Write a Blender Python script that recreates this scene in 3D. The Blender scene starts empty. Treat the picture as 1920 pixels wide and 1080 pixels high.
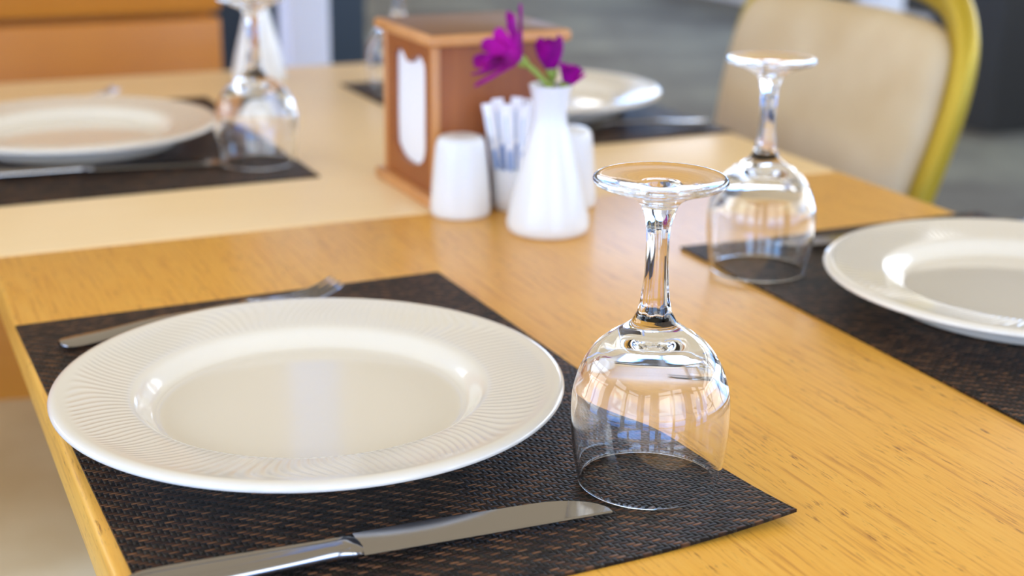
import bpy, bmesh, math, random
from mathutils import Vector, Matrix
random.seed(7)
R = math.radians
C = bpy.context.scene.collection
SC = bpy.context.scene
TZ = 0.75                                   # height of the table tops

# ------------------------------------------------------------------ camera
PSI, PITCH, ROLL = -0.4319, 0.3122, 0.0136
def to_room(v):                             # camera-heading frame -> room frame (x across the tables, y along them)
    eB = Vector((math.cos(PSI), -math.sin(PSI), 0)); eA = Vector((math.sin(PSI), math.cos(PSI), 0))
    return Vector((v.dot(eB), v.dot(eA), v.z))
fw = Vector((0, math.cos(PITCH), -math.sin(PITCH))); up = Vector((0, math.sin(PITCH), math.cos(PITCH))); rt = Vector((1, 0, 0))
cx_ = to_room(rt*math.cos(ROLL) + up*math.sin(ROLL)); cy_ = to_room(-rt*math.sin(ROLL) + up*math.cos(ROLL)); cz_ = -to_room(fw)
cam_d = bpy.data.cameras.new('camera'); cam = bpy.data.objects.new('camera', cam_d); C.objects.link(cam)
M = Matrix((cx_, cy_, cz_)).transposed().to_4x4(); M.translation = Vector((0, 0, TZ + 0.3288))
cam.matrix_world = M
cam_d.sensor_width = 36; cam_d.lens = 2727.1/1920*36
cam_d.clip_start = 0.05; cam_d.clip_end = 200
cam_d.dof.use_dof = True; cam_d.dof.focus_distance = 0.75; cam_d.dof.aperture_fstop = 5.3
SC.camera = cam

# ------------------------------------------------------------------ light
SC.view_settings.view_transform = 'Standard'; SC.view_settings.look = 'None'
SC.view_settings.gamma = 1; SC.view_settings.use_curve_mapping = False
SC.view_settings.exposure = -0.2
SKY = 6.5
w = bpy.data.worlds.new('daylight'); SC.world = w; w.use_nodes = True
nt = w.node_tree; nt.nodes.clear()
wo = nt.nodes.new('ShaderNodeOutputWorld'); bg = nt.nodes.new('ShaderNodeBackground')
tc = nt.nodes.new('ShaderNodeTexCoord'); sx = nt.nodes.new('ShaderNodeSeparateXYZ')
mr = nt.nodes.new('ShaderNodeMapRange'); mr.inputs['From Min'].default_value = -1; mr.inputs['From Max'].default_value = 1
cr = nt.nodes.new('ShaderNodeValToRGB')
nt.links.new(tc.outputs['Generated'], sx.inputs[0]); nt.links.new(sx.outputs['Z'], mr.inputs['Value'])
nt.links.new(mr.outputs[0], cr.inputs[0]); nt.links.new(cr.outputs[0], bg.inputs[0]); nt.links.new(bg.outputs[0], wo.inputs[0])
els = cr.color_ramp.elements
els[0].position = 0.0; els[0].color = (.10, .16, .28, 1)
els[1].position = 1.0; els[1].color = (.30, .55, 1.0, 1)
for p, c in ((.36, (.05, .12, .30)), (.43, (.12, .36, 1.1)), (.495, (.20, .48, 1.25)), (.505, (.24, .55, 1.25)), (.55, (.40, .70, 1.2)), (.60, (1.12, 1.08, 1.02)), (.68, (.80, .90, 1.0)), (.80, (.62, .80, 1.0))):
    e = els.new(p); e.color = (*c, 1)
bg.inputs[1].default_value = SKY
SC.cycles.max_bounces = 14; SC.cycles.transmission_bounces = 14; SC.cycles.glossy_bounces = 6; SC.cycles.diffuse_bounces = 5
SC.cycles.transparent_max_bounces = 12

def portal(name, loc, rot, sx_, sy_):
    d = bpy.data.lights.new(name, 'AREA'); d.shape = 'RECTANGLE'; d.size = sx_; d.size_y = sy_
    d.cycles.is_portal = True
    o = bpy.data.objects.new(name, d); C.objects.link(o); o.location = loc; o.rotation_euler = rot
# openings of the terrace (see the window walls below)
RX0, RX1, RY0, RY1, RZ = -2.6, 5.2, -2.4, 10.2, 2.9
portal('portal_front', ((RX0+RX1)/2, RY0, 1.45), (R(90), 0, 0), RX1-RX0, RZ)
portal('portal_left', (RX0, (RY0+RY1)/2, 1.45), (0, R(-90), 0), RZ, RY1-RY0)
portal('portal_right', (RX1, (RY0+RY1)/2, 1.9), (0, R(90), 0), 1.8, RY1-RY0)
portal('portal_roof', ((RX0+RX1)/2, (RY0+RY1)/2, RZ+.12), (0, 0, 0), RX1-RX0, RY1-RY0)

# ------------------------------------------------------------------ helpers
def s2l(r, g, b):
    f = lambda c: (c/255/12.92) if c/255 <= .04045 else ((c/255+.055)/1.055)**2.4
    return (f(r), f(g), f(b), 1)
def mat(name, col=(200, 200, 200), rough=.5, metal=0, **k):
    m = bpy.data.materials.new(name); m.use_nodes = True
    b = m.node_tree.nodes['Principled BSDF']
    b.inputs['Base Color'].default_value = s2l(*col); b.inputs['Roughness'].default_value = rough; b.inputs['Metallic'].default_value = metal
    for kk, v in k.items(): b.inputs[kk.replace('_', ' ')].default_value = v
    return m
class NG:
    """tiny node-writing helper"""
    def __init__(s, m): s.t = m.node_tree; s.b = s.t.nodes['Principled BSDF']
    def n(s, ty, **kw):
        x = s.t.nodes.new(ty)
        for k, v in kw.items(): setattr(x, k, v)
        return x
    def l(s, a, b): s.t.links.new(a, b)
    def coord(s, scale=(1, 1, 1), rot=(0, 0, 0)):
        c = s.n('ShaderNodeTexCoord'); mp = s.n('ShaderNodeMapping'); mp.inputs['Scale'].default_value = scale; mp.inputs['Rotation'].default_value = rot
        s.l(c.outputs['Object'], mp.inputs[0]); return mp.outputs[0]
    def noise(s, vec, scale=1, detail=3, rough=.5, dist=0):
        x = s.n('ShaderNodeTexNoise'); x.inputs['Scale'].default_value = scale; x.inputs['Detail'].default_value = detail
        x.inputs['Roughness'].default_value = rough; x.inputs['Distortion'].default_value = dist; s.l(vec, x.inputs['Vector']); return x.outputs['Fac']
    def ramp(s, fac, stops):
        x = s.n('ShaderNodeValToRGB'); e = x.color_ramp.elements
        e[0].position, e[0].color = stops[0][0], s2l(*stops[0][1]); e[1].position, e[1].color = stops[-1][0], s2l(*stops[-1][1])
        for p, c in stops[1:-1]: q = e.new(p); q.color = s2l(*c)
        s.l(fac, x.inputs[0]); return x.outputs[0]
    def math(s, op, a, b=None, c=None):
        x = s.n('ShaderNodeMath', operation=op)
        for i, v in enumerate((a, b, c)):
            if v is None: continue
            if isinstance(v, (int, float)): x.inputs[i].default_value = v
            else: s.l(v, x.inputs[i])
        return x.outputs[0]
    def mix(s, fac, a, b, mode='MIX'):
        x = s.n('ShaderNodeMix', data_type='RGBA', blend_type=mode)
        if isinstance(fac, (int, float)): x.inputs[0].default_value = fac
        else: s.l(fac, x.inputs[0])
        for i, v in ((6, a), (7, b)):
            if isinstance(v, tuple): x.inputs[i].default_value = v
            else: s.l(v, x.inputs[i])
        return x.outputs[2]
    def bump(s, h, strength=.3, dist=.001):
        x = s.n('ShaderNodeBump'); x.inputs['Strength'].default_value = strength; x.inputs['Distance'].default_value = dist
        s.l(h, x.inputs['Height']); s.l(x.outputs[0], s.b.inputs['Normal'])
    def col(s, c): s.l(c, s.b.inputs['Base Color'])

def tag(o, label=None, cat=None, group=None, kind=None):
    if label: o['label'] = label
    if cat: o['category'] = cat
    if group: o['group'] = group
    if kind: o['kind'] = kind
    return o
def empty(name, loc=(0, 0, 0), rz=0):
    o = bpy.data.objects.new(name, None); C.objects.link(o); o.location = loc; o.rotation_euler = (0, 0, rz); o.empty_display_size = .05
    return o
def obj(name, bm, m, parent=None, smooth=True, angle=40, loc=None, recalc=True):
    if recalc: bmesh.ops.recalc_face_normals(bm, faces=bm.faces)
    me = bpy.data.meshes.new(name); bm.to_mesh(me); bm.free()
    o = bpy.data.objects.new(name, me); C.objects.link(o); me.materials.append(m)
    if parent: o.parent = parent
    if loc: o.location = loc
    if smooth:
        me.shade_smooth()
        if angle < 180: me.set_sharp_from_angle(angle=R(angle))
    return o
def copy_tree(o, parent=None):
    c = o.copy(); C.objects.link(c)
    if parent: c.parent = parent
    for ch in list(o.children): copy_tree(ch, c)
    return c
def box(bm, x0, x1, y0, y1, z0, z1, bev=0, seg=2):
    r = bmesh.ops.create_cube(bm, size=1)
    vs = r['verts']
    for v in vs: v.co = Vector((x0 if v.co.x < 0 else x1, y0 if v.co.y < 0 else y1, z0 if v.co.z < 0 else z1))
    if bev:
        es = list({e for v in vs for e in v.link_edges})
        bmesh.ops.bevel(bm, geom=es, offset=bev, segments=seg, affect='EDGES', profile=.5)
    return bm
def BM(): return bmesh.new()
def lathe(prof, n=96, closed_ends=True, rmod=None, bm=None):
    """prof: list of (r, z); r == 0 makes a pole."""
    bm = bm or BM(); rings = []
    for r, z in prof:
        if r <= 1e-7: rings.append([bm.verts.new((0, 0, z))])
        else:
            ring = []
            for i in range(n):
                a = 2*math.pi*i/n; rr = r*(rmod(a, z) if rmod else 1)
                ring.append(bm.verts.new((rr*math.cos(a), rr*math.sin(a), z)))
            rings.append(ring)
    for A, B in zip(rings, rings[1:]):
        if len(A) == 1 and len(B) == 1: continue
        for i in range(n):
            j = (i+1) % n
            if len(A) == 1: bm.faces.new((A[0], B[j], B[i]))
            elif len(B) == 1: bm.faces.new((A[i], A[j], B[0]))
            else: bm.faces.new((A[i], A[j], B[j], B[i]))
    return bm
def spline(pts, k=6):
    """Catmull-Rom through 2-D/3-D points"""
    P = [Vector(p) for p in pts]; P = [P[0]*2-P[1]] + P + [P[-1]*2-P[-2]]; out = []
    for i in range(1, len(P)-2):
        for j in range(k):
            t = j/k; a, b, c, d = P[i-1:i+3]
            out.append(.5*((2*b) + (c-a)*t + (2*a-5*b+4*c-d)*t*t + (3*b-a-3*c+d)*t**3))
    out.append(P[-2]); return out
def tube(bm, pts, rad, n=12, cap=True, flat=(1, 1)):
    pts = [Vector(p) for p in pts]; rings = []; ref = Vector((0, 0, 1)); prev = None
    for i, p in enumerate(pts):
        t = (pts[min(i+1, len(pts)-1)] - pts[max(i-1, 0)]).normalized()
        if prev is None:
            u = t.cross(ref)
            if u.length < .1: u = t.cross(Vector((1, 0, 0)))
        else: u = prev - t*prev.dot(t)
        u.normalize(); prev = u; v = t.cross(u)
        r = rad(i/(len(pts)-1)) if callable(rad) else rad
        rings.append([bm.verts.new(p + u*r*flat[0]*math.cos(2*math.pi*k/n) + v*r*flat[1]*math.sin(2*math.pi*k/n)) for k in range(n)])
    for A, B in zip(rings, rings[1:]):
        for k in range(n): bm.faces.new((A[k], A[(k+1) % n], B[(k+1) % n], B[k]))
    if cap: bm.faces.new(rings[0][::-1]); bm.faces.new(rings[-1])
    return bm
def loft(bm, sects, cap=True):
    rings = [[bm.verts.new(p) for p in s] for s in sects]; n = len(rings[0])
    for A, B in zip(rings, rings[1:]):
        for k in range(n): bm.faces.new((A[k], A[(k+1) % n], B[(k+1) % n], B[k]))
    if cap: bm.faces.new(rings[0][::-1]); bm.faces.new(rings[-1])
    return bm

# ------------------------------------------------------------------ materials
def wood(name, c_lo, c_mid, c_hi, axis, rough=.33, fleck=0.0, streak=1.0, coat=.3, blotch=2.5, c_dk=(176, 112, 44)):
    m = mat(name, c_mid, rough, Coat_Weight=coat, Coat_Roughness=.18); g = NG(m)
    sc = (3, 70, 70) if axis == 'x' else ((70, 3, 70) if axis == 'y' else (70, 70, 3))
    v = g.coord(sc); v2 = g.coord((1, 1, 1))
    st = g.noise(v, 1, 5, .6); bl = g.noise(v2, blotch, 3, .55, .4)
    c = g.ramp(g.math('ADD', g.math('MULTIPLY', st, .55*streak), g.math('MULTIPLY', bl, 1-.55*streak)), [(.3, c_lo), (.5, c_mid), (.7, c_hi)])
    if fleck:
        fine = g.noise(g.coord((14, 420, 420) if axis == 'x' else (420, 14, 420)), 1, 3, .6)
        c = g.mix(.5, c, g.ramp(fine, [(.34, c_dk), (.46, c_mid), (.62, c_hi)]))
        f = g.noise(g.coord((150, 900, 900) if axis == 'x' else (700, 75, 700)), 1, 3, .6)
        f2 = g.noise(g.coord((22, 90, 22) if axis == 'x' else (90, 22, 22)), 1, 3, .6)
        a = g.n('ShaderNodeMapRange'); a.inputs['From Min'].default_value = .55; a.inputs['From Max'].default_value = .70; g.l(f, a.inputs[0])
        b = g.n('ShaderNodeMapRange'); b.inputs['From Min'].default_value = .48; b.inputs['From Max'].default_value = .66; g.l(f2, b.inputs[0])
        k = g.math('MULTIPLY', g.math('MULTIPLY', a.outputs[0], g.math('ADD', b.outputs[0], .12)), fleck)
        c = g.mix(k, c, s2l(118, 62, 20))
    g.col(c); g.bump(st, .05, .0004)
    return m
M_near = wood('oak_laminate', (210, 144, 50), (233, 172, 66), (240, 187, 86), 'y', .36, .9, .4, .1)
M_far = wood('pale_laminate', (236, 204, 150), (243, 213, 163), (247, 220, 176), 'x', .36, 0, .35, .1)
M_bench = wood('orange_wood', (186, 110, 24), (200, 124, 32), (210, 138, 44), 'x', .42, 0, .5, .2)
M_walnut = wood('walnut_panel', (122, 60, 22), (148, 80, 30), (170, 100, 44), 'z', .42, 0, .8, .15, 6)
M_beech = wood('beech_edge', (186, 124, 66), (204, 142, 82), (218, 160, 100), 'z', .4, 0, .7, .2, 8)
M_porc = mat('porcelain', (236, 234, 231), .12, Specular_IOR_Level=.55, Coat_Weight=.3, Coat_Roughness=.05)
M_white = mat('white_ceramic', (229, 231, 232), .22)
M_paper = mat('napkin_paper', (238, 238, 238), .9)
M_steel = mat('stainless_steel', (158, 156, 156), .10, 1)
M_gold = mat('gold_frame', (184, 156, 38), .42, .4)
M_cream = mat('cream_vinyl', (214, 184, 140), .5); g = NG(M_cream)
g.col(g.ramp(g.noise(g.coord((1, 1, 1)), 9, 3, .5), [(.35, (202, 178, 138)), (.65, (214, 194, 158))])); g.bump(g.noise(g.coord(), 260, 2), .15, .0006)
M_petal = mat('purple_petal', (150, 4, 130), .75, Specular_IOR_Level=.15); g = NG(M_petal)
g.col(g.ramp(g.noise(g.coord((1, 1, 1)), 45, 2), [(.35, (118, 0, 104)), (.65, (178, 0, 152))]))
M_green = mat('stem_green', (142, 160, 62), .5)
M_dark = mat('dark_slate', (24, 38, 48), .5)
M_trim = mat('white_paint', (222, 224, 232), .45)
M_ceil = mat('cream_wall', (236, 214, 184), .8)
M_fill_roof = bpy.data.materials.new('translucent_fill_roof'); M_fill_roof.use_nodes = True  # added out of view: passes warmed sky light down onto plates and tables
t__ = M_fill_roof.node_tree; t__.nodes.clear()
o_ = t__.nodes.new('ShaderNodeOutputMaterial'); a_ = t__.nodes.new('ShaderNodeBsdfDiffuse'); c_ = t__.nodes.new('ShaderNodeBsdfTranslucent'); x_ = t__.nodes.new('ShaderNodeMixShader')
a_.inputs[0].default_value = s2l(238, 214, 176); c_.inputs[0].default_value = s2l(168, 136, 98); x_.inputs[0].default_value = .45
t__.links.new(a_.outputs[0], x_.inputs[1]); t__.links.new(c_.outputs[0], x_.inputs[2]); t__.links.new(x_.outputs[0], o_.inputs[0])
M_wallr = mat('charcoal_wall', (58, 58, 58), .6)
M_column = mat('dark_metal', (50, 48, 46), .45, .3)

# clear glass
M_glass = bpy.data.materials.new('clear_glass'); M_glass.use_nodes = True
b_ = M_glass.node_tree.nodes['Principled BSDF']
b_.inputs['Base Color'].default_value = (.985, .992, .992, 1); b_.inputs['Transmission Weight'].default_value = 1
b_.inputs['Roughness'].default_value = 0; b_.inputs['IOR'].default_value = 1.5

# embossed rim of the plates: fine wavy ridges running outward, worked in polar coordinates
M_plate = mat('embossed_porcelain', (231, 225, 213), .13, Coat_Weight=.4, Coat_Roughness=.04); g = NG(M_plate)
co = g.n('ShaderNodeTexCoord'); sp = g.n('ShaderNodeSeparateXYZ'); g.l(co.outputs['Object'], sp.inputs[0])
th = g.math('ARCTAN2', sp.outputs[1], sp.outputs[0])
rr = g.math('SQRT', g.math('ADD', g.math('MULTIPLY', sp.outputs[0], sp.outputs[0]), g.math('MULTIPLY', sp.outputs[1], sp.outputs[1])))
t_ = g.math('DIVIDE', g.math('SUBTRACT', rr, .100), .034)
wv = g.math('SINE', g.math('ADD', g.math('MULTIPLY', th, 5), g.math('MULTIPLY', t_, 1.2)))
sh = g.math('MULTIPLY', wv, g.math('MULTIPLY', g.math('POWER', g.math('MAXIMUM', t_, .001), 1.5), .10))
wv2 = g.math('MULTIPLY', g.math('SINE', g.math('ADD', g.math('MULTIPLY', th, 13), g.math('MULTIPLY', t_, 4))), g.math('MULTIPLY', t_, .012))
ph = g.math('MULTIPLY', g.math('ADD', g.math('ADD', th, sh), wv2), 150)
rid = g.math('POWER', g.math('ADD', g.math('MULTIPLY', g.math('SINE', ph), .5), .5), 1.4)
m1 = g.n('ShaderNodeMapRange'); m1.interpolation_type = 'SMOOTHSTEP'; m1.inputs['From Min'].default_value = -.02; m1.inputs['From Max'].default_value = .12; g.l(t_, m1.inputs[0])
m2 = g.n('ShaderNodeMapRange'); m2.interpolation_type = 'SMOOTHSTEP'; m2.inputs['From Min'].default_value = 1.08; m2.inputs['From Max'].default_value = .90; g.l(t_, m2.inputs[0])
upz = g.n('ShaderNodeMapRange'); upz.inputs['From Min'].default_value = .0165; upz.inputs['From Max'].default_value = .0175; g.l(sp.outputs[2], upz.inputs[0])
hh = g.math('MULTIPLY', g.math('MULTIPLY', rid, g.math('MULTIPLY', m1.outputs[0], m2.outputs[0])), upz.outputs[0])
g.bump(hh, .8, .0004)

# woven vinyl of the placemats: stacked chevron strands
M_mat = mat('woven_vinyl', (60, 42, 32), .45, Specular_IOR_Level=.2); g = NG(M_mat)
co = g.n('ShaderNodeTexCoord'); sp = g.n('ShaderNodeSeparateXYZ'); g.l(co.outputs['Object'], sp.inputs[0])
nx = g.noise(g.coord((1, 1, 1)), 60, 2)
X = g.math('ADD', g.math('ADD', sp.outputs[0], 2), g.math('MULTIPLY', nx, .0016)); Y = g.math('ADD', g.math('ADD', sp.outputs[1], 2), g.math('MULTIPLY', nx, .0008))
QX, PY = .0026, .00225
xi = g.math('DIVIDE', X, QX); yj = g.math('DIVIDE', Y, PY)
ix = g.math('FLOOR', xi); jy = g.math('FLOOR', yj); fx = g.math('SUBTRACT', xi, ix); fy = g.math('SUBTRACT', yj, jy)
k4 = g.math('MODULO', g.math('ADD', ix, jy), 4)                                  # 2/2 twill
weft = g.math('LESS_THAN', k4, 1.5)
# position along the float (0..1 over the two cells it spans)
along_w = g.math('DIVIDE', g.math('ADD', k4, fx), 2)
kk = g.math('MODULO', g.math('SUBTRACT', g.math('ADD', k4, 4), 2), 4)
along_p = g.math('DIVIDE', g.math('ADD', kk, fy), 2)
hw = g.math('MULTIPLY', g.math('SINE', g.math('MULTIPLY', fy, math.pi)), g.math('POWER', g.math('MAXIMUM', g.math('SINE', g.math('MULTIPLY', along_w, math.pi)), 0), .5))
hp = g.math('MULTIPLY', g.math('POWER', g.math('SINE', g.math('MULTIPLY', fx, math.pi)), .6), g.math('MULTIPLY', g.math('POWER', g.math('MAXIMUM', g.math('SINE', g.math('MULTIPLY', along_p, math.pi)), 0), .5), .72))
hump = g.math('ADD', g.math('MULTIPLY', weft, hw), g.math('MULTIPLY', g.math('SUBTRACT', 1, weft), hp))
cmb = g.n('ShaderNodeCombineXYZ'); g.l(g.math('FLOOR', g.math('DIVIDE', g.math('ADD', ix, jy), 4)), cmb.inputs[0]); g.l(jy, cmb.inputs[1])
wn = g.n('ShaderNodeTexWhiteNoise', noise_dimensions='3D'); g.l(cmb.outputs[0], wn.inputs['Vector'])
tone = g.math('ADD', g.math('MULTIPLY', wn.outputs['Value'], .5), g.math('MULTIPLY', g.noise(g.coord((1, 1, 1)), 55, 3, .6), .5))
cw_ = g.ramp(tone, [(.25, (34, 22, 17)), (.5, (92, 60, 40)), (.72, (150, 104, 70))])
cp_ = g.ramp(tone, [(.25, (22, 19, 17)), (.75, (62, 53, 42))])
strand = g.mix(weft, cp_, cw_)
g.col(g.mix(g.math('POWER', hump, .8), s2l(12, 9, 8), strand))
g.bump(hump, 1.0, .0016)

# ------------------------------------------------------------------ the setting
M_floor = mat('weathered_grey_floor', (120, 122, 120), .7, Specular_IOR_Level=.2); g = NG(M_floor)
br = g.n('ShaderNodeTexBrick'); br.inputs['Scale'].default_value = 1; br.inputs['Brick Width'].default_value = 1.3; br.inputs['Row Height'].default_value = .55
br.inputs['Mortar Size'].default_value = .02; br.inputs['Color1'].default_value = s2l(92, 88, 82); br.inputs['Color2'].default_value = s2l(116, 114, 108); br.inputs['Mortar'].default_value = s2l(84, 80, 74)
g.l(g.coord((1, 1, 1), (0, 0, R(24))), br.inputs['Vector'])
nz = g.ramp(g.noise(g.coord(), 1.5, 4, .6), [(.3, (80, 74, 70)), (.5, (106, 103, 98)), (.68, (144, 144, 130))])
g.col(g.mix(.7, br.outputs[0], nz))
def bmesh_plane(x0, x1, y0, y1, z):
    bm = BM(); bm.faces.new([bm.verts.new(p) for p in ((x0, y0, z), (x1, y0, z), (x1, y1, z), (x0, y1, z))]); return bm
def struct(name, bm, m, smooth=False): return tag(obj(name, bm, m, smooth=smooth), kind='structure')
struct('floor', box(BM(), RX0-.1, RX1+.1, RY0-.1, RY1+.1, -.1, 0), M_floor)
struct('ceiling', bmesh_plane(RX0-.1, RX1+.1, RY0-.1, RY1+.1, RZ), M_fill_roof)      # unseen ceiling, made translucent to add warm light from above
struct('wall_right', box(BM(), RX1, RX1+.1, RY0-.1, RY1+.1, 0, 1.0), M_wallr)
struct('wall_back', box(BM(), RX0-.1, RX1, RY1, RY1+.1, 0, RZ), M_ceil)
# window walls behind and left of the camera: white posts and rails, open to the daylight
def window_wall(name, x0, y0, x1, y1, n, hw=.05):
    bm = BM(); L = math.hypot(x1-x0, y1-y0); dx, dy = (x1-x0)/L, (y1-y0)/L
    along = abs(dx) > .5
    def b(s0, s1, z0, z1, t=.035):
        if along: box(bm, x0+s0, x0+s1, y0-t, y0+t, z0, z1)
        else: box(bm, x0-t, x0+t, y0+s0, y0+s1, z0, z1)
    rnd = random.Random(n)
    for i in range(n+1):
        s = L*i/n; q = hw*(1 if hw < .1 else rnd.choice((.25, .6, 1.2, 1.7))); b(max(0, s-q), min(L, s+q), 0, RZ)
    b(0, L, 0, .12); b(0, L, .50, .56); b(0, L, 2.25, 2.33); b(0, L, RZ-.25, RZ)
    struct(name, bm, M_trim)
window_wall('window_1', RX0, RY0, RX1, RY0, 5, .36)
window_wall('window_3', RX1, RY0+.1, RX1, RY1, 7)
window_wall('window_2', RX0, RY0+.1, RX0, RY1, 7, .30)

# white upright beside the bench, another further off behind the right chair
struct('trim_1', box(BM(), .722, .796, 2.52, 2.60, 0, RZ, .004), M_trim)
struct('trim_2', box(BM(), 3.19, 3.30, 4.00, 4.09, 0, RZ, .004), M_trim)
# dark column
struct('trim_3', box(BM(), 3.76, 4.2, 4.02, 4.4, 0, RZ, .004), M_column)

# ------------------------------------------------------------------ tables
def table(x0, x1, y0, y1, m, label):
    t = empty('dining_table', ((x0+x1)/2, (y0+y1)/2, 0)); tag(t, label, 'table', 'square dining tables pushed together')
    hx, hy = (x1-x0)/2, (y1-y0)/2
    obj('tabletop', box(BM(), -hx, hx, -hy, hy, TZ-.032, TZ, .004, 3), m, t, angle=60)
    obj('column', lathe([(0, .02), (.035, .02), (.035, TZ-.045), (0, TZ-.045)], 32), M_column, t)
    obj('mounting_plate', box(BM(), -.16, .16, -.16, .16, TZ-.046, TZ-.032, .002), M_column, t)
    obj('foot', lathe([(0, 0), (.112, 0), (.115, .006), (.11, .014), (.06, .03), (0, .03)], 48), M_column, t)
    return t
TX0, TX1 = .0825, .885
table(TX0, TX1, .35, 1.1492, M_near, 'near table with grained golden oak top carrying the sharp plate and the white bud vase')
table(TX0, TX1, 1.1500, 1.944, M_far, 'pale smooth topped table behind the seam, pushed against the grained table')

# ------------------------------------------------------------------ placemats
def placemat(x0, x1, y0, y1, rz, lift, label):
    t = .0016; nx_, ny_ = 24, 36; w_, h_ = x1-x0, y1-y0; bm = BM(); top = []; bot = []
    for i in range(nx_+1):
        ra, rb = [], []
        for j in range(ny_+1):
            x = -w_/2+w_*i/nx_; y = -h_/2+h_*j/ny_
            z = 0
            if lift:                            # the curling corner at +x, -y
                d = max(0, 1-math.hypot(x-w_/2, y+h_/2)/.10); z += lift*d*d
            ra.append(bm.verts.new((x, y, z+t))); rb.append(bm.verts.new((x, y, z)))
        top.append(ra); bot.append(rb)
    for i in range(nx_):
        for j in range(ny_):
            bm.faces.new((top[i][j], top[i+1][j], top[i+1][j+1], top[i][j+1])); bm.faces.new((bot[i][j], bot[i][j+1], bot[i+1][j+1], bot[i+1][j]))
    for i in range(nx_):
        for j, s in ((0, 1), (ny_, -1)):
            q = (bot[i][j], bot[i+1][j], top[i+1][j], top[i][j]); bm.faces.new(q if s > 0 else q[::-1])
    for j in range(ny_):
        for i, s in ((0, -1), (nx_, 1)):
            q = (bot[i][j], bot[i][j+1], top[i][j+1], top[i][j]); bm.faces.new(q if s > 0 else q[::-1])
    o = obj('placemat', bm, M_mat, angle=50, loc=((x0+x1)/2, (y0+y1)/2, TZ+.0002)); o.rotation_euler = (0, 0, rz)
    tag(o, label, 'placemat', 'dark brown woven placemats'); return o
PM = .0018
placemat(.0875, .3941, .5249, .9749, R(1.35), .006, 'dark brown woven placemat nearest the camera, under the sharp white plate')
placemat(.594, .900, .517, .967, R(-.3), 0, 'dark woven placemat at the right edge of the photo, reaching the right table edge')
placemat(.091, .3965, 1.306, 1.752, R(.6), 0, 'dark woven placemat under the blurred plate at far left')
placemat(.578, .884, 1.342, 1.784, R(.8), 0, 'dark woven placemat behind the wooden napkin box, under the farthest plate')

# ------------------------------------------------------------------ plates
def plate_bm():
    top = [(0, .0062), (.05, .0062), (.082, .0064), (.0868, .0070), (.0885, .0074), (.0905, .0088), (.0935, .0125), (.0965, .0160), (.0995, .0180), (.104, .0190), (.115, .0205), (.128, .0222), (.1355, .0235), (.1390, .0240), (.1415, .0236), (.1433, .0225), (.1440, .0210), (.1435, .0196), (.1415, .0187)]
    bot = [(.128, .0172), (.115, .0142), (.1085, .0112), (.1045, .0062), (.1020, .0016), (.0995, .0), (.0960, .0006), (.0935, .0012), (.0930, .0012), (.0885, .0020), (.0865, .0030), (.05, .0034), (0, .0034)]
    p = [tuple(v) for v in spline(top, 3)] + [tuple(v) for v in spline(bot, 3)]
    p = [(max(0, r), z) for r, z in p]; p[0] = (0, p[0][1]); p[-1] = (0, p[-1][1])
    return lathe(p, 160)
P0 = obj('dinner_plate', plate_bm(), M_plate, angle=180)
for i, (x, y, lab) in enumerate([(.22, .7483, 'large white dinner plate with embossed rim in sharp focus at lower left'),
                                 (.7538, .7517, 'white dinner plate with embossed rim cut off by the right edge of the photo'),
                                 (.2087, 1.5372, 'blurred white dinner plate at far left with bluish shaded underside'),
                                 (.7457, 1.5476, 'blurred white dinner plate behind the bud vase and the napkin box')]):
    o = P0 if i == 0 else copy_tree(P0)
    o.location = (x, y, TZ+PM+.0003); o.rotation_euler = (0, 0, [0, 1.1, 2.3, 4.0][i]); tag(o, lab, 'plate', 'white dinner plates')

# ------------------------------------------------------------------ upturned wine glasses
facet = lambda a, z: 1 + .03*math.cos(8*a)
def make_glass():
    t = empty('wine_glass')
    outer = [(.0350, .0006), (.0357, .0000), (.0364, .0008), (.0378, .008), (.0393, .0165), (.0406, .0315), (.0404, .0465), (.0385, .056), (.0360, .0630), (.0303, .0722), (.0237, .0785), (.0170, .0830), (.0122, .0868), (.0100, .0900)]
    inner = [(0, .0765), (.008, .0762), (.015, .0748), (.0205, .0725), (.0262, .0690), (.0318, .0630), (.0357, .0550), (.0385, .0465), (.0391, .0315), (.0379, .0165), (.0364, .008), (.0350, .0006)]
    op = [tuple(v) for v in spline(outer, 5)]; ip = [tuple(v) for v in spline(inner, 5)]
    ip = [(max(0, r), z) for r, z in ip]; ip[0] = (0, ip[0][1])
    bowl = lathe(ip[:-1] + op, 128)
    stem_p = [(.0100, .0900), (.0086, .0930), (.0074, .0985), (.0066, .106), (.0061, .1125), (.0057, .1235), (.0059, .1345), (.0068, .1400), (.0080, .1440), (.0088, .1462)]
    sp_ = [tuple(v) for v in spline(stem_p, 6)]
    def rm(a, z):
        k = min(1, max(0, (z-.0915)/.004))*min(1, max(0, (.1445-z)/.003)); return 1 + .035*k*math.cos(8*a)
    stem = lathe(sp_, 128, rmod=rm)
    foot_p = [(.0088, .1462), (.0096, .1480), (.0118, .1502), (.0150, .1520), (.0210, .1545), (.0275, .1568), (.0318, .1584), (.0332, .1600), (.0328, .1616), (.0316, .1620), (.0285, .1613), (.0220, .1600), (.0140, .1592), (.0100, .1590), (.0060, .1596), (0, .1598)]
    fp = [tuple(v) for v in spline(foot_p, 5)]; fp = [(max(0, r), z) for r, z in fp]; fp[-1] = (0, fp[-1][1])
    foot = lathe(fp, 128)
    for nm, b in (('bowl', bowl), ('stem', stem), ('foot', foot)): obj(nm, b, M_glass, t, angle=180, recalc=False)
    return t
G0 = make_glass()
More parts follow.
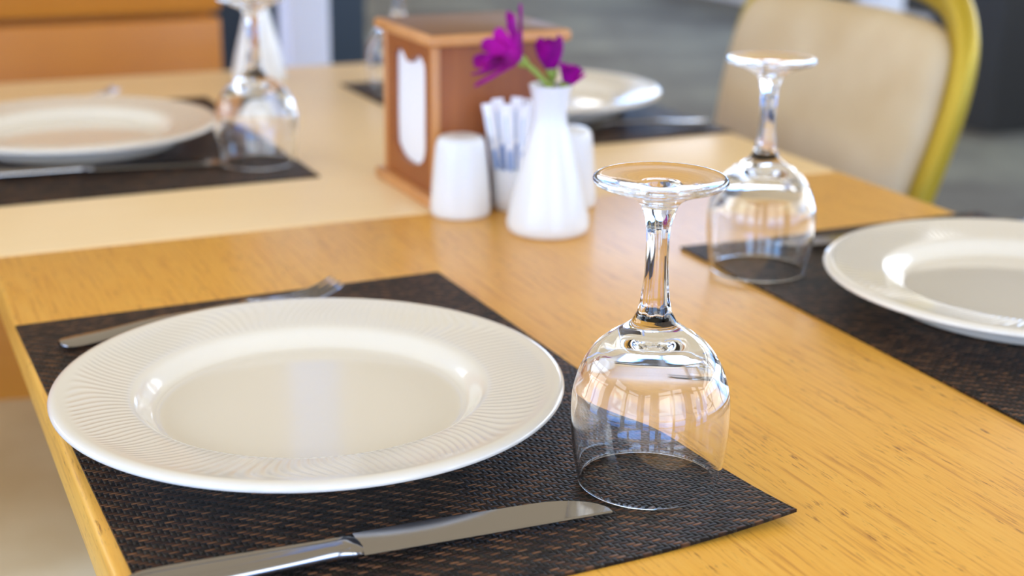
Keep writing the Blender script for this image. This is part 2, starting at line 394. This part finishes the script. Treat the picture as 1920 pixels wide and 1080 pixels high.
for i, (x, y, lab) in enumerate([(.3545, .5977, 'upturned clear wine glass in sharp focus on the corner of the near placemat'),
                                 (.6192, .8928, 'upturned wine glass beside the right plate, in front of the cream chair'),
                                 (.3593, 1.3849, 'blurred upturned wine glass right of the far left plate, before a white vase'),
                                 (.6300, 1.7150, 'blurred upturned wine glass half hidden behind the wooden napkin box')]):
    o = G0 if i == 0 else copy_tree(G0)
    o.location = (x, y, TZ+PM+.0001); o.rotation_euler = (0, 0, .3*i); tag(o, lab, 'wine glass', 'upturned wine glasses')

# ------------------------------------------------------------------ cutlery
def section(x, ya, yb, zc, th_, ridge=0, n=13):
    """closed section across y at station x, domed above and below"""
    top, bot = [], []
    for k in range(n):
        u = -1+2*k/(n-1); y = ya+(yb-ya)*(u+1)/2; e = max(0, 1-abs(u)**3.2)**.5
        h = th_*.5*e; hz = h - ridge*th_*(math.exp(-((abs(u)-.58)/.10)**2)) + ridge*.6*th_*(math.exp(-((abs(u)-.80)/.07)**2))*e
        top.append((x, y, zc+(hz if 0 < k < n-1 else 0))); bot.append((x, y, zc-h))
    return top + bot[-2:0:-1]
def make_knife():
    t = empty('table_knife'); bm = BM(); S = []
    st = [(-.016, .0035, .0030, 0), (-.014, .0072, .0052, .1), (-.006, .0106, .0070, .16), (.012, .0108, .0072, .2), (.035, .0098, .0070, .2), (.060, .0086, .0068, .2), (.076, .0078, .0068, .2), (.082, .0080, .0070, .16), (.087, .0088, .0068, .05), (.0905, .0086, .0050, 0), (.0925, .0080, .0034, 0)]
    for p in spline(st, 4): S.append(section(p[0], -p[1], p[1], .0046, p[2], p[3], 21))
    obj('handle', loft(bm, S), M_steel, t, angle=60)
    bm = BM(); S = []
    for k in range(41):
        u = k/40; u = u if u < .7 else .7+.3*math.sin((u-.7)/.3*math.pi/2)
        x = .0915+.1275*u; ya, yb = -.0100, .0110*min(1, .86+.5*u)
        if u > .74: yb = ya + .0022 + (yb-ya-.0022)*math.sqrt(max(0, 1-((u-.74)/.26)**2))
        th_ = .0009*(1-.3*u); zc = .0048-.0022*u; W_ = yb-ya
        e = min(.0009, .2*W_); tp = [(ya, 0), (ya+e, 1), (ya+.5*W_, 1.0), (yb-e*.5, 1), (yb, .3)]
        S.append([(x, y, zc+h*th_+.06*(y-ya)*(1-u)) for y, h in tp] + [(x, y, zc-h*th_-.0001) for y, h in tp[::-1]])
    obj('blade', loft(bm, S), M_steel, t, angle=28)
    return t
def make_fork():
    t = empty('table_fork'); bm = BM(); S = []
    st = [(0, .0040, .0020), (.003, .0078, .0020), (.012, .0098, .0020), (.035, .0084, .0030), (.065, .0058, .0055), (.095, .0040, .0056), (.112, .0036, .0060), (.124, .0042, .0056), (.133, .0080, .0060), (.142, .0118, .0042), (.152, .0128, .0028)]
    for p in spline(st, 4):
        f = 1 if p[0] < .12 else max(.45, 1-(p[0]-.12)*22)
        S.append(section(p[0], -p[1], p[1], p[2]+.0012, .0036*f, .1*f, 15))
    obj('handle', loft(bm, S), M_steel, t, angle=60)
    for k in range(4):
        bm = BM(); y0 = -.0103+.00687*k; S = []
        for j in range(15):
            u = j/14; x = .1505+.050*u; z = .0040 - .0026*math.sin(u*math.pi*.55)*.6 + .0095*u**2.6
            w_ = .00185*(1-.45*u**2); y = y0*(1-.06*u)
            if u > .93: w_ *= .6
            S.append([(x, y-w_, z-.0006), (x, y+w_, z-.0006), (x, y+w_*.8, z+.0007), (x, y-w_*.8, z+.0007)])
        obj('tine', loft(bm, S), M_steel, t, angle=50)
    return t
def place(t, p, q, z, L):            # x axis of the thing runs from p towards q; the far end at q
    d = Vector(q)-Vector(p); d.normalize(); o = Vector(q)-d*L
    t.location = (o.x, o.y, z); t.rotation_euler = (0, 0, math.atan2(d.y, d.x))
K0 = make_knife(); F0 = make_fork()
ZC = TZ+PM+.0002
for i, (p, q, lab) in enumerate([((.1894, .5790), (.3175, .5765), 'steel table knife in sharp focus along the front of the near placemat'),
                                 ((.860, .908), (.668, .934), 'steel table knife partly seen between the right glass and right plate'),
                                 ((.1177, 1.4060), (.3300, 1.3860), 'blurred steel table knife in front of the far left plate')]):
    o = K0 if i == 0 else copy_tree(K0); place(o, p, q, ZC, .219); tag(o, lab, 'knife', 'steel table knives')
for i, (p, q, lab) in enumerate([((.0930, .9115), (.3005, .9495), 'steel table fork tucked under the back rim of the sharp white plate'),
                                 ((.10, 1.715), (.2915, 1.7800), 'blurred steel fork behind the far left plate, only its tines showing'),
                                 ((.8950, 1.3840), (.68, 1.4080), 'blurred steel fork with raised neck in front of the farthest plate')]):
    o = F0 if i == 0 else copy_tree(F0); place(o, p, q, ZC, .2005); tag(o, lab, 'fork', 'steel table forks')

# ------------------------------------------------------------------ vases, shakers, sugar cup
def vase_bm():
    o = [(0, .0008), (.028, .0006), (.0318, .0), (.0338, .0022), (.0347, .0060), (.0343, .0110), (.0322, .022), (.0285, .038), (.0244, .054), (.0205, .069), (.0172, .081), (.0149, .0895), (.0139, .0955), (.01375, .100), (.0144, .107), (.0158, .1145), (.0176, .1215), (.0179, .1226), (.0172, .1230)]
    i = [(.0160, .1222), (.0135, .112), (.0118, .100), (.0128, .088), (.018, .070), (.026, .040), (.028, .012), (0, .006)]
    p = [tuple(v) for v in spline(o, 4)] + [tuple(v) for v in spline(i, 4)]
    p = [(max(0, r), max(0, z)) for r, z in p]; p[0] = (0, p[0][1]); p[-1] = (0, p[-1][1])
    return lathe(p, 80)
V0 = obj('bud_vase', vase_bm(), M_white, angle=180, loc=(.5205, 1.0590, TZ+.0002)); tag(V0, 'white ceramic bud vase holding the purple flowers beside the shakers', 'vase', 'white bud vases')
V1 = copy_tree(V0); V1.location = (.4866, 1.8500, TZ+.0002); tag(V1, 'blurred white vase at the far table edge, behind the far left wine glass', 'vase', 'white bud vases')
def shaker_bm():
    o = [(0, .001), (.022, .001), (.0248, .0), (.0260, .0020), (.0264, .0060), (.0255, .020), (.0240, .038), (.0226, .052), (.0217, .0595), (.0205, .0645), (.0178, .0680), (.0130, .0690), (.0070, .0692), (0, .0692)]
    p = [tuple(v) for v in spline(o, 5)]; p = [(max(0, r), max(0, z)) for r, z in p]; p[0] = (0, p[0][1]); p[-1] = (0, p[-1][1]); return lathe(p, 72)
def shaker(x, y, lab):
    t = empty('salt_shaker', (x, y, TZ+.0002)); tag(t, lab, 'shaker', 'white ceramic shakers')
    obj('body', shaker_bm(), M_white, t, angle=180)
    for a in (0, 2.09, 4.19): obj('hole', lathe([(0, .0690), (.0011, .0690), (.0011, .0694), (0, .0694)], 12), M_dark, t, loc=(.004*math.cos(a), .004*math.sin(a), 0))
shaker(.4730, 1.1360, 'white ceramic shaker standing left, in front of the napkin box corner')
shaker(.5745, 1.1320, 'white ceramic shaker mostly hidden behind the right side of the bud vase')
cup = obj('sugar_cup', lathe([(0, .001), (.0165, .0), (.0183, .0025), (.0192, .010), (.0200, .024), (.0204, .0365), (.0202, .0374), (.0195, .0374), (.0190, .0365), (.0178, .012), (.0150, .004), (0, .0035)], 64), M_white, angle=50, loc=(.5245, 1.1370, TZ+.0002))
tag(cup, 'small white ceramic cup filled with sugar sticks, between the shakers', 'cup')
M_stick = mat('sugar_paper', (246, 246, 250), .6); g = NG(M_stick)
co = g.n('ShaderNodeTexCoord'); sp = g.n('ShaderNodeSeparateXYZ'); g.l(co.outputs['Object'], sp.inputs[0])
low = g.n('ShaderNodeMapRange'); low.interpolation_type = 'SMOOTHSTEP'; low.inputs['From Min'].default_value = .050; low.inputs['From Max'].default_value = .047; g.l(sp.outputs[2], low.inputs[0])
mid = g.math('MULTIPLY', g.math('LESS_THAN', g.math('ABSOLUTE', g.math('SUBTRACT', sp.outputs[0], -.0012)), .0009), g.math('MULTIPLY', g.math('GREATER_THAN', sp.outputs[2], .052), g.math('LESS_THAN', sp.outputs[2], .078)))
lowx = g.math('MULTIPLY', low.outputs[0], g.math('LESS_THAN', g.math('ABSOLUTE', g.math('SUBTRACT', sp.outputs[0], .0004)), .0019))
c = g.mix(lowx, s2l(246, 246, 250), s2l(84, 134, 200)); c = g.mix(g.math('MULTIPLY', mid, .75), c, s2l(150, 185, 222)); g.col(c)
def stick_bm():
    bm = BM(); S = []
    for z, wx, wy in ((0, .0046, .0003), (.004, .0044, .0018), (.040, .0043, .0022), (.078, .0044, .0018), (.085, .0048, .0004), (.089, .0050, .0003)):
        S.append([(wx*math.cos(a)*(1 if abs(math.cos(a)) > .1 else .98), wy*math.sin(a), z) for a in [2*math.pi*k/12 for k in range(12)]])
    return loft(bm, S)
S0 = obj('sugar_stick', stick_bm(), M_stick, angle=60)
sl = [(-.0110, .0005, -.16, .03, 0), (-.0045, -.0085, -.07, -.03, .001), (.0030, -.0095, .02, -.05, -.002), (.0100, -.0040, .10, .02, -.004), (-.0060, .0020, -.10, .06, .003),
      (.0015, -.0015, .0, .03, .004), (.0085, .0060, .08, .05, .001), (-.0050, .0100, -.08, .08, .000), (.0020, .0095, .03, .08, .002)]
for i, (x, y, ty, tx, dz) in enumerate(sl):
    o = S0 if i == 0 else copy_tree(S0)
    o.location = (.5245+x, 1.1370+y, TZ+.0052+max(0, dz)); o.rotation_euler = (-tx, ty, R(random.uniform(-35, -15)))
    tag(o, 'white paper sugar stick with blue print standing in the small white cup', 'sugar stick', 'sugar sticks in the white cup')

# ------------------------------------------------------------------ flowers
def petal_bm(L, W, curl, th_=.0005):
    bm = BM(); nu, nv = 10, 6; A, B = [], []
    for i in range(nu+1):
        u = i/nu; wv_ = W*(.28+.72*math.sin(min(1, u*1.25)*math.pi/2))*(1 if u < .86 else (1-((u-.86)/.14)**2*.75))
        ra, rb = [], []
        for j in range(nv+1):
            v = -1+2*j/nv; x = u*L; y = v*wv_/2; z = curl*L*u*u + .10*W*v*v*1.0 + (.0006 if abs(v) < .2 else 0)
            ra.append(bm.verts.new((x - (.0012 if (i == nu and j == nv//2) else 0), y, z+th_/2))); rb.append(bm.verts.new((x, y, z-th_/2)))
        A.append(ra); B.append(rb)
    for i in range(nu):
        for j in range(nv):
            bm.faces.new((A[i][j], A[i+1][j], A[i+1][j+1], A[i][j+1])); bm.faces.new((B[i][j], B[i][j+1], B[i+1][j+1], B[i+1][j]))
    for i in range(nu):
        bm.faces.new((A[i][0], B[i][0], B[i+1][0], A[i+1][0])); bm.faces.new((A[i][nv], A[i+1][nv], B[i+1][nv], B[i][nv]))
    for j in range(nv):
        bm.faces.new((A[0][j], A[0][j+1], B[0][j+1], B[0][j])); bm.faces.new((A[nu][j], B[nu][j], B[nu][j+1], A[nu][j+1]))
    return bm
def flower(base, head, axis, n, L, W, open_deg, lab, stem_pts, jitter=8, skip=(), curl=.03):
    base, head, axis = Vector(base), Vector(head), Vector(axis).normalized()
    t = empty('purple_flower', base); tag(t, lab, 'flower', 'purple daisy flowers in the bud vase')
    pts = spline([Vector(p)-base for p in stem_pts], 6)
    obj('stem', tube(BM(), pts, .0025, 12), M_green, t)
    q = axis.to_track_quat('Z', 'Y'); rel = head-base
    cal = lathe([(0, -.007), (.0022, -.0065), (.0045, -.003), (.0052, .001), (.0045, .003), (0, .0035)], 20)
    o = obj('calyx', cal, M_green, t, angle=180); o.location = rel; o.rotation_mode = 'QUATERNION'; o.rotation_quaternion = q
    cen = lathe([(0, .002), (.0042, .002), (.0050, .0045), (.0035, .0068), (0, .0072)], 20)
    o = obj('flower_center', cen, M_centre, t, angle=180); o.location = rel; o.rotation_mode = 'QUATERNION'; o.rotation_quaternion = q
    for k in range(n):
        if k in skip: continue
        a = 2*math.pi*k/n + R(random.uniform(-6, 6)); tilt = R(open_deg+random.uniform(-jitter, jitter))
        # petal local x runs outward; tilt it up from the disc plane towards the axis
        m = q.to_matrix().to_4x4() @ Matrix.Rotation(a, 4, 'Z') @ Matrix.Translation((.003, 0, .001)) @ Matrix.Rotation(-tilt, 4, 'Y')
        bm = petal_bm(L*random.uniform(.9, 1.06), W, curl+random.uniform(-.05, .06)); bmesh.ops.transform(bm, matrix=m, verts=bm.verts)
        obj('petal', bm, M_petal, t, angle=60, loc=rel)
    return t
M_centre = mat('flower_centre', (70, 30, 60), .7)
RGT = cx_; UPV = cy_; BCK = cz_
Vt = Vector((.5205, 1.0590, TZ+.1225))          # mouth of the bud vase
def off(r, u, b=0): return Vt + RGT*r + Vector((0, 0, 1))*u - Vector((fwx, fwy, 0))*b
fr_ = -cz_; fwx, fwy = Vector((fr_.x, fr_.y)).normalized()
toL = -RGT; Z = Vector((0, 0, 1)); back = Vector((fwx, fwy, 0))
flower(off(.002, -.05), off(-.0240, .0195), toL*.82 + Z*.52 - back*.12, 15, .0415, .0125, 37,
       'largest purple daisy, leaning left out of the bud vase with open petals', [off(.004, -.05), off(.002, -.01), off(-.009, .007), off(-.0225, .0190)], 9)
flower(off(.002, -.05, -.006), off(.0005, .0090, -.008), Z*.95 + toL*.12 + back*.1, 13, .0255, .0115, 52,
       'half closed purple daisy in the middle, just above the vase mouth', [off(.002, -.05, -.004), off(.001, -.015, -.006), off(.0005, .0070, -.008)], 6, curl=.42)
flower(off(.006, -.05), off(.0125, -.0015, 0), Z*.9 - toL*.35, 9, .0190, .0070, 66,
       'small purple daisy at the right of the vase mouth, lowest of the three', [off(.004, -.05), off(.009, -.02), off(.0120, -.0035)], 10)

# ------------------------------------------------------------------ wooden napkin dispenser
def dispenser():
    t = empty('napkin_dispenser', (.4555, 1.1610, TZ+.0002), R(.5)); tag(t, 'brown wooden napkin box with pale edges and a white napkin showing', 'napkin box')
    W_, D_ = .133, .131                           # along x, along y from the near left corner
    obj('base', box(BM(), -.004, W_-.004, -.006, D_+.004, 0, .009, .002), M_beech, t, angle=60)
    obj('lid', box(BM(), -.004, W_, -.006, D_+.002, .1415, .1515, .003), M_beech, t, angle=60)
    obj('lid_panel', box(BM(), .001, W_-.005, -.001, D_-.003, .1510, .1520, .0004), M_lid, t)
    x0, x1, y0, y1, z0, z1 = .003, W_-.010, .002, D_-.004, .009, .1415
    obj('front_panel', box(BM(), x0+.006, x1-.006, y0+.001, y0+.007, z0, z1), M_walnut, t, smooth=False)
    obj('back_panel', box(BM(), x0+.006, x1-.006, y1-.007, y1-.001, z0, z1), M_walnut, t, smooth=False)
    obj('side_panel', box(BM(), x1-.007, x1-.001, y0+.006, y1-.006, z0, z1), M_walnut, t, smooth=False)
    for x in (x0, x1-.007):
        for y in (y0, y1-.007): obj('corner_post', box(BM(), x, x+.007, y, y+.007, z0, z1, .001), M_beech, t, angle=60)
    # left panel with the rounded, cat-eared opening
    ya, yb = y0+.007, y1-.007; yc = (ya+yb)/2; hw = .0395; N = 96
    ins = []
    zb, zt = z0+.020, z1-.012
    key = [(-hw, zb+.018), (-hw, zt-.016), (-hw*.92, zt-.006), (-hw*.66, zt-.0005), (-hw*.36, zt-.003), (-hw*.14, zt-.0085), (0, zt-.0100), (hw*.14, zt-.0085), (hw*.36, zt-.003), (hw*.66, zt-.0005), (hw*.92, zt-.006), (hw, zt-.016), (hw, zb+.018), (hw*.86, zb+.007), (hw*.5, zb), (0, zb-.002), (-hw*.5, zb), (-hw*.86, zb+.007)]
    K = spline(key+[key[0]], 5)[:-1]
    outr = []
    for p in K:                                 # matching point on the rectangle, cast from the centre
        cz = (z0+z1)/2; dy, dz = p[0], p[1]-cz; s = min((yb-ya)/2/max(1e-6, abs(dy)), (z1-z0)/2/max(1e-6, abs(dz))); outr.append((dy*s, cz+dz*s))
    bm = BM(); xa, xb = x0+.0015, x0+.0065
    rings = [[bm.verts.new((x, yc+p[0], p[1])) for p in L_] for x, L_ in ((xa, outr), (xa, K), (xb, K), (xb, outr))]
    n = len(K)
    for A, B in zip(rings, rings[1:]+rings[:1]):
        for k in range(n): bm.faces.new((A[k], A[(k+1) % n], B[(k+1) % n], B[k]))
    # corners missed by the radial cast
    for y in (ya, yb):
        for z in (z0, z1): box(bm, xa+.0002, xb-.0002, min(y, yc+(y-yc)*.86), max(y, yc+(y-yc)*.86), min(z, (z0+z1)/2+(z-(z0+z1)/2)*.93), max(z, (z0+z1)/2+(z-(z0+z1)/2)*.93))
    obj('side_panel', bm, M_walnut, t, smooth=False)
    return t
M_lid = wood('lid_veneer', (104, 68, 42), (120, 80, 52), (134, 94, 64), 'x', .45, 0, .7, .05, 6)
disp = dispenser()
bm = BM(); S = []
for k in range(13):
    z = .0125+.1265*k/12
    S.append([(.0100+.0006*math.sin(k*.9), .011, z), (.0098+.0004*math.sin(k), .070, z), (.0100, .117, z), (.060, .117, z), (.060, .070, z), (.060, .011, z)])
nap = obj('paper_napkin', loft(bm, S), M_paper, angle=30, loc=(.4555, 1.1610, TZ+.0002)); nap.rotation_euler = (0, 0, R(.5))
tag(nap, 'white folded paper napkin showing through the opening of the wooden box', 'napkin')

# ------------------------------------------------------------------ banquet chairs
def back_outline(n=56):
    """half widths of the rounded back, z measured from the seat"""
    pts = [(.168, .02), (.178, .10), (.192, .19), (.205, .28), (.207, .335), (.197, .382), (.166, .420), (.112, .440), (.05, .446)]
    L_ = [(w_, z) for w_, z in pts]; full = [(-w_, z) for w_, z in L_] + [(w_, z) for w_, z in L_[::-1]]
    return [tuple(v) for v in spline(full, 5)]
def make_chair():
    t = empty('banquet_chair'); tilt = .235; SH = .47
    o = back_outline(); cz = .22
    P = lambda w_, z, x: (-.225 - tilt*z + x, w_, SH+z)
    # padded back: pillow in front, flat behind
    pp = [(.168, .02), (.178, .10), (.192, .19), (.206, .27), (.208, .325), (.201, .375), (.168, .403), (.09, .411), (.03, .412)]
    pad = [tuple(v) for v in spline([(-w_, z) for w_, z in pp] + [(w_, z) for w_, z in pp[::-1]], 5)]
    bm = BM(); rings = []
    for s, x in ((.05, .032), (.35, .032), (.6, .031), (.8, .028), (.90, .022), (.955, .012), (.965, .0), (.955, -.010), (.90, -.016), (.6, -.020), (.3, -.021), (.05, -.021)):
        rings.append([P(w_*s, cz+(z-cz)*s, x) for w_, z in pad])
    obj('backrest', loft(bm, rings), M_cream, t, angle=60)
    pts = [P(w_*.985, z*.995, -.018) for w_, z in o]
    obj('back_frame', tube(BM(), pts, .0155, 14, flat=(1.6, 1.0)), M_gold, t)
    # seat cushion with rounded corners
    bm = BM(); rings = []
    def ring(sx_, sy_, z):
        r = []
        for k in range(40):
            a = 2*math.pi*k/40; c, s = math.cos(a), math.sin(a); e = .42
            r.append((math.copysign(abs(c)**e, c)*sx_, math.copysign(abs(s)**e, s)*sy_, z))
        return r
    for f, z in ((.3, .408), (.96, .408), (1.0, .418), (1.0, .440), (.97, .458), (.9, .468), (.6, .476), (.15, .478)): rings.append(ring(.215*f, .220*f, z))
    obj('seat', loft(bm, rings), M_cream, t, angle=70)
    rings = [ring(.213, .218, .385), ring(.2165, .2215, .388), ring(.2165, .2215, .406), ring(.213, .218, .409)]
    obj('seat_frame', loft(BM(), rings), M_gold, t, angle=50)
    for s in (-1, 1):
        obj('leg', tube(BM(), [(.19, s*.19, .39), (.205, s*.20, .0)], .0125, 12), M_gold, t)
        obj('leg', tube(BM(), spline([(-.228, s*.195, .50), (-.22, s*.197, .40), (-.225, s*.20, .2), (-.28, s*.205, 0)], 5), .0125, 12), M_gold, t)
    return t
ch = make_chair(); ch.location = (.782, 1.439, 0); ch.rotation_euler = (0, 0, math.pi)
tag(ch, 'cream padded banquet chair with gold frame beyond the right table edge', 'chair', 'cream banquet chairs')
ch2 = copy_tree(ch); ch2.location = (.0, 1.372, 0); ch2.rotation_euler = (0, 0, 0)
tag(ch2, 'cream chair whose seat shows below the left table edge at bottom left', 'chair', 'cream banquet chairs')

# ------------------------------------------------------------------ wooden bench and dark cabinet behind the tables
bn = empty('wooden_bench', (-.6, 2.25, 0)); tag(bn, 'orange wooden bench with broad horizontal boards behind the pale table', 'bench')
x0, x1 = -1.3, 1.135
obj('seat', box(BM(), x0, x1, .03, .45, .42, .46, .006), M_bench, bn, angle=60)
for k, (z0, z1, y) in enumerate(((.04, .40, .03), (.40, .780, 0), (.790, 1.00, -.004), (1.008, 1.16, 0))):
    obj('back_board', box(BM(), x0, x1, y, .03+y*.0, z0, z1, .005, 3) if y < .03 else box(BM(), x0, x1, .0, .03, z0, z1, .005, 3), M_bench, bn, angle=60)
obj('backing_board', box(BM(), x0+.01, x1-.01, .029, .034, .42, 1.15), M_bench, bn, smooth=False)
for x in (x0+.02, -.1, x1-.06): obj('post', box(BM(), x, x+.04, .03, .07, 0, 1.15, .004), M_bench, bn, angle=60)
for x in (x0+.02, x1-.06): obj('leg', box(BM(), x, x+.04, .40, .44, 0, .42, .004), M_bench, bn, angle=60)
cb = empty('dark_cabinet', (.66, 3.0, 0)); tag(cb, 'dark blue grey cabinet seen in the gap between bench and white post', 'cabinet')
obj('body', box(BM(), -.12, .30, -.2, .2, .05, 1.2, .005), M_dark, cb, angle=60)
obj('door', box(BM(), -.11, .29, -.215, -.2, .06, 1.18, .003), M_dark, cb, angle=60)
obj('plinth', box(BM(), -.11, .29, -.18, .18, 0, .05), M_dark, cb, smooth=False)
